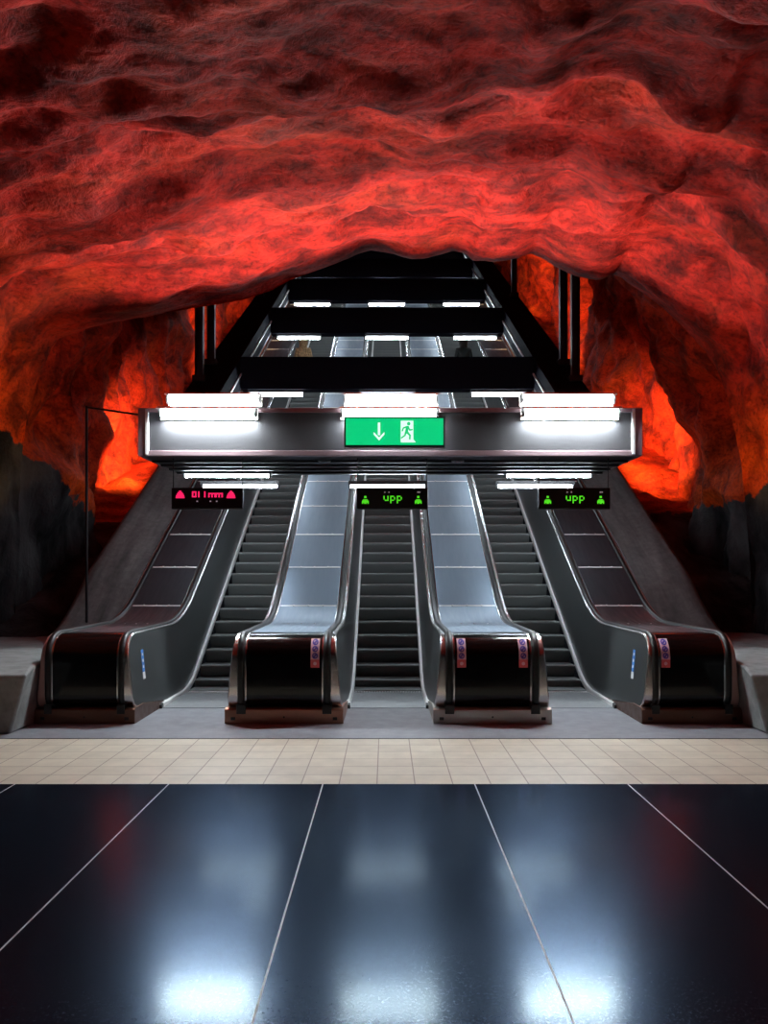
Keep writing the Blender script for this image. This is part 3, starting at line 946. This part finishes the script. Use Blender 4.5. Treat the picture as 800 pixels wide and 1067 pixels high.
# ------------------------------------------------------------------ displays
def display(x, label, kind):
    DY = 11.2
    z0 = 1.917 + (594 - 530.5) * DY / F
    root = thing('led_display', label, 'display', (x, DY, z0), 'displays hanging under the gantry')
    mb = MB(); mb.box(-.515, .515, 0, .12, 0, .31)
    mb.build('casing', M['black_case'], root, bevel=.012)
    mb = MB(); mb.box(-.495, .495, -.006, .0, .02, .025); mb.box(-.495, .495, -.006, 0, .285, .29); mb.box(-.495, -.49, -.006, 0, .02, .29); mb.box(.49, .495, -.006, 0, .02, .29)
    mb.build('bezel', M['dark_steel'], root)
    for xx in (-.50, .50):
        mb = MB(); mb.tube((xx, .06, .31), (xx, .06, gz0 - z0 - .0), .008, 8)
        mb.build('hanger', M['dark_steel'], root)
    def icon(mb, cx, cz, s):
        """little person on a step, made of lit dots"""
        rows = ['..##..', '..##..', '......', '.####.', '######', '######', '#.##.#']
        for r, row in enumerate(rows):
            for c, ch in enumerate(row):
                if ch == '#':
                    mb.box(cx + (c-3)*s, cx + (c-3)*s + s*.85, -.010, -.004, cz + (3-r)*s, cz + (3-r)*s + s*.85)
    if kind == 'up':
        for cx in (-.385, .375):
            mb = MB(); icon(mb, cx, .125, .0165)
            mb.build('icon', M['led_green'], root)
        # dotted letters
        L = {'u': ['#..#', '#..#', '#..#', '.###'], 'p': ['###.', '#..#', '#..#', '###.', '#...', '#...']}
        cx = -.125; s = .0185
        for ch in 'upp':
            mb = MB()
            for r, row in enumerate(L[ch]):
                for c, q in enumerate(row):
                    if q == '#':
                        mb.box(cx + c*s, cx + c*s + s*.85, -.010, -.004, .175 - r*s, .175 - r*s + s*.85)
            cx += s*5.2
            mb.build('letter', M['led_green'], root)
        for xx in (-.115, -.055, .36, .385):
            mb = MB(); mb.box(xx, xx + .018, -.010, -.004, .235, .25)
            mb.build('indicator_dot', M['led_white'], root)
    else:
        for cx in (-.385, .345):
            mb = MB()
            for r, wd in enumerate((.03, .07, .10, .115, .125)):
                mb.box(cx - wd/2, cx + wd/2, -.010, -.004, .245 - r*.022, .245 - r*.022 + .019)
            mb.build('icon', M['led_red'], root)
        L = {'D': ['###.#', '#.#.#', '#.#.#', '###.#'], 'I': ['#', '#', '#', '#'], 'm': ['#####', '#.#.#', '#.#.#']}
        s = .022
        def put(ch, cx, zt):
            mb = MB()
            for r, row in enumerate(L[ch]):
                for c, q in enumerate(row):
                    if q == '#':
                        mb.box(cx + c*s, cx + c*s + s*.88, -.010, -.004, zt - r*s, zt - r*s + s*.88)
            mb.build('letter', M['led_red'], root)
        put('D', -.215, .235); put('I', -.04, .235); put('m', .02, .213); put('m', .10 + .02, .213)
        for xx in (-.15, .04, .13):
            mb = MB(); mb.box(xx, xx + .02, -.010, -.004, .105, .12)
            mb.build('indicator_dot', M['led_white'], root)
    return root
display(-2.60, 'black hanging display with red lit symbols, above the left escalator', 'red')
display(.06, 'black hanging display with green letters, above the central escalator', 'up')
display(2.68, 'black hanging display with green letters, above the right escalator', 'up')

# ------------------------------------------------------------------ people far up the escalators
def skin_mesh(name, vs, es, rad, m, parent, rootv=0, sub=2):
    me = bpy.data.meshes.new(name)
    me.from_pydata(vs, es, [])
    o = bpy.data.objects.new(name, me); link(o, parent)
    md = o.modifiers.new('skin', 'SKIN')
    lay = me.skin_vertices[0].data if me.skin_vertices else None
    if lay is None:
        with bpy.context.temp_override(object=o, active_object=o):
            bpy.ops.mesh.customdata_skin_add()
        lay = me.skin_vertices[0].data
    for i, r in enumerate(rad):
        r = r if isinstance(r, tuple) else (r, r)
        lay[i].radius = r
        lay[i].use_root = (i == rootv)
    md.use_smooth_shade = True
    sb = o.modifiers.new('sub', 'SUBSURF'); sb.levels = sub; sb.render_levels = sub
    me.materials.append(m)
    return o
M['skin'] = mat('skin', (0.45, 0.26, 0.18), 0.5)
M['fur'] = mat('brown fur', (0.20, 0.11, 0.055), 0.9)
nt, n, l, b = nodes(M['fur'])
fz = tex_noise(nt, 28, 4, 0.7)
l.new(ramp(nt, fz, [(0.35, (0.05, 0.027, 0.014)), (0.58, (0.75, 0.48, 0.24))]), b.inputs['Base Color'])
l.new(bump(nt, fz, 1.0, 0.04), b.inputs['Normal'])
M['dark_cloth'] = mat('dark cloth', (0.010, 0.014, 0.013), 0.8)
M['trousers'] = mat('dark trousers', (0.015, 0.015, 0.02), 0.8)
M['hair'] = mat('dark hair', (0.015, 0.010, 0.007), 0.6)
def person(x, y, label, coat, hairm, big):
    z = zf(12.25 + TAN*0 + TREAD*round((y - 12.25)/TREAD - .5)) + .004
    y = 12.25 + TREAD*round((y - 12.25)/TREAD - .5) + .20
    root = thing('person', label, 'person', (x, y, z))
    # body, facing up the slope (+y)
    vs = [(0,0,.95),(0,.0,1.15),(0,-.01,1.36),(0,.0,1.47),(0,.015,1.55),(0,.03,1.64),(0,.03,1.71),
          (.09,0,.90),(.10,.01,.50),(.10,-.02,.09),(.10,.13,.04),(-.09,0,.90),(-.10,.01,.50),(-.10,-.02,.09),(-.10,.13,.04),
          (.18,-.01,1.40),(.23,.0,1.13),(.24,.14,.95),(.24,.21,.90),(-.18,-.01,1.40),(-.23,.0,1.13),(-.24,.14,.95),(-.24,.21,.90)]
    es = [(0,1),(1,2),(2,3),(3,4),(4,5),(5,6),(0,7),(7,8),(8,9),(9,10),(0,11),(11,12),(12,13),(13,14),(2,15),(15,16),(16,17),(17,18),(2,19),(19,20),(20,21),(21,22)]
    rad = [.13,.12,.13,.055,.07,.095,.07,.095,.07,.05,.045,.095,.07,.05,.045,.065,.05,.038,.035,.065,.05,.038,.035]
    body = skin_mesh('body', vs, es, rad, M['skin'], root)
    # coat
    cvs = [(0,0,.62),(0,0,.95),(0,-.01,1.2),(0,-.01,1.40),(0,0,1.47),(.19,-.01,1.40),(.245,.0,1.13),(.25,.12,.98),(-.19,-.01,1.40),(-.245,.0,1.13),(-.25,.12,.98)]
    ces = [(0,1),(1,2),(2,3),(3,4),(3,5),(5,6),(6,7),(3,8),(8,9),(9,10)]
    crd = [.20+big,.18+big,.165+big,.15+big,.085,.09+big*.5,.075,.06,.09+big*.5,.075,.06]
    skin_mesh('coat', cvs, ces, crd, coat, root, 1)
    tvs = [(0,0,.93),(.095,0,.80),(.10,.01,.48),(.10,-.01,.10),(-.095,0,.80),(-.10,.01,.48),(-.10,-.01,.10)]
    skin_mesh('trousers', tvs, [(0,1),(1,2),(2,3),(0,4),(4,5),(5,6)], [.15,.11,.085,.065,.11,.085,.065], M['trousers'], root)
    hvs = [(0,-.02,1.50),(0,-.02,1.58),(0,.005,1.66),(0,.02,1.735)]
    skin_mesh('hair' if not big else 'hood', hvs, [(0,1),(1,2),(2,3)], [.08+big,.105+big,.11+big,.075+big], hairm, root, 1)
    return root
person(-2.83, 26.5, 'person in a brown furry hooded coat riding far up the left escalator', M['fur'], M['fur'], .035)
person(2.60, 26.5, 'person in dark clothes riding far up the right escalator', M['dark_cloth'], M['hair'], .03)

# ------------------------------------------------------------------ lights
def spot(loc, target, power, col, size=60, blend=.8, rad=.15):
    li = bpy.data.lights.new('lamp', 'SPOT'); li.energy = power; li.color = col  # added source without a lamp body
    li.spot_size = math.radians(size); li.spot_blend = blend; li.shadow_soft_size = rad
    o = bpy.data.objects.new('unseen_spot', li); link(o)
    o.location = loc
    d = Vector(target) - Vector(loc)
    o.rotation_euler = d.to_track_quat('-Z', 'Y').to_euler()
    return o
li = bpy.data.lights.new('trough_uplight', 'AREA'); li.shape = 'RECTANGLE'; li.size = 6.2; li.size_y = .10; li.energy = 640; li.color = (1, .97, .95)
o = link(bpy.data.objects.new('trough_uplight', li)); o.location = (0.03, GY + .72, gz0 + .06); o.rotation_euler = (PI, 0, 0)
WARM = (1.0, .62, .28)
for sx in (-1, 1):  # unseen warm spots, added to light the side rock
    spot((sx*4.6, 17.5, 4.9), (sx*6.6, 20.0, 4.7), 1900, WARM, 86)
    spot((sx*5.3, 11.6, 2.3), (sx*6.7, 13.1, 4.9), 170, WARM, 75)  # added to brighten the hall side walls near the opening
    spot((sx*4.5, 24.0, 8.5), (sx*6.4, 29.0, 10.5), 1700, WARM, 70)
    spot((sx*4.5, 30.0, 12.5), (sx*6.0, 35.0, 15.5), 1100, WARM, 70)

w = bpy.data.worlds.new('world'); SC.world = w; w.use_nodes = True
bg = w.node_tree.nodes['Background']
bg.inputs['Color'].default_value = (0.30, 0.34, 0.45, 1); bg.inputs['Strength'].default_value = 0.01

SC.view_settings.view_transform = 'Standard'
SC.view_settings.look = 'None'
SC.view_settings.gamma = 1.0
SC.view_settings.use_curve_mapping = False
SC.view_settings.exposure = 0.0
SC.cycles.use_denoising = True
SC.cycles.max_bounces = 6
SC.cycles.sample_clamp_indirect = 6
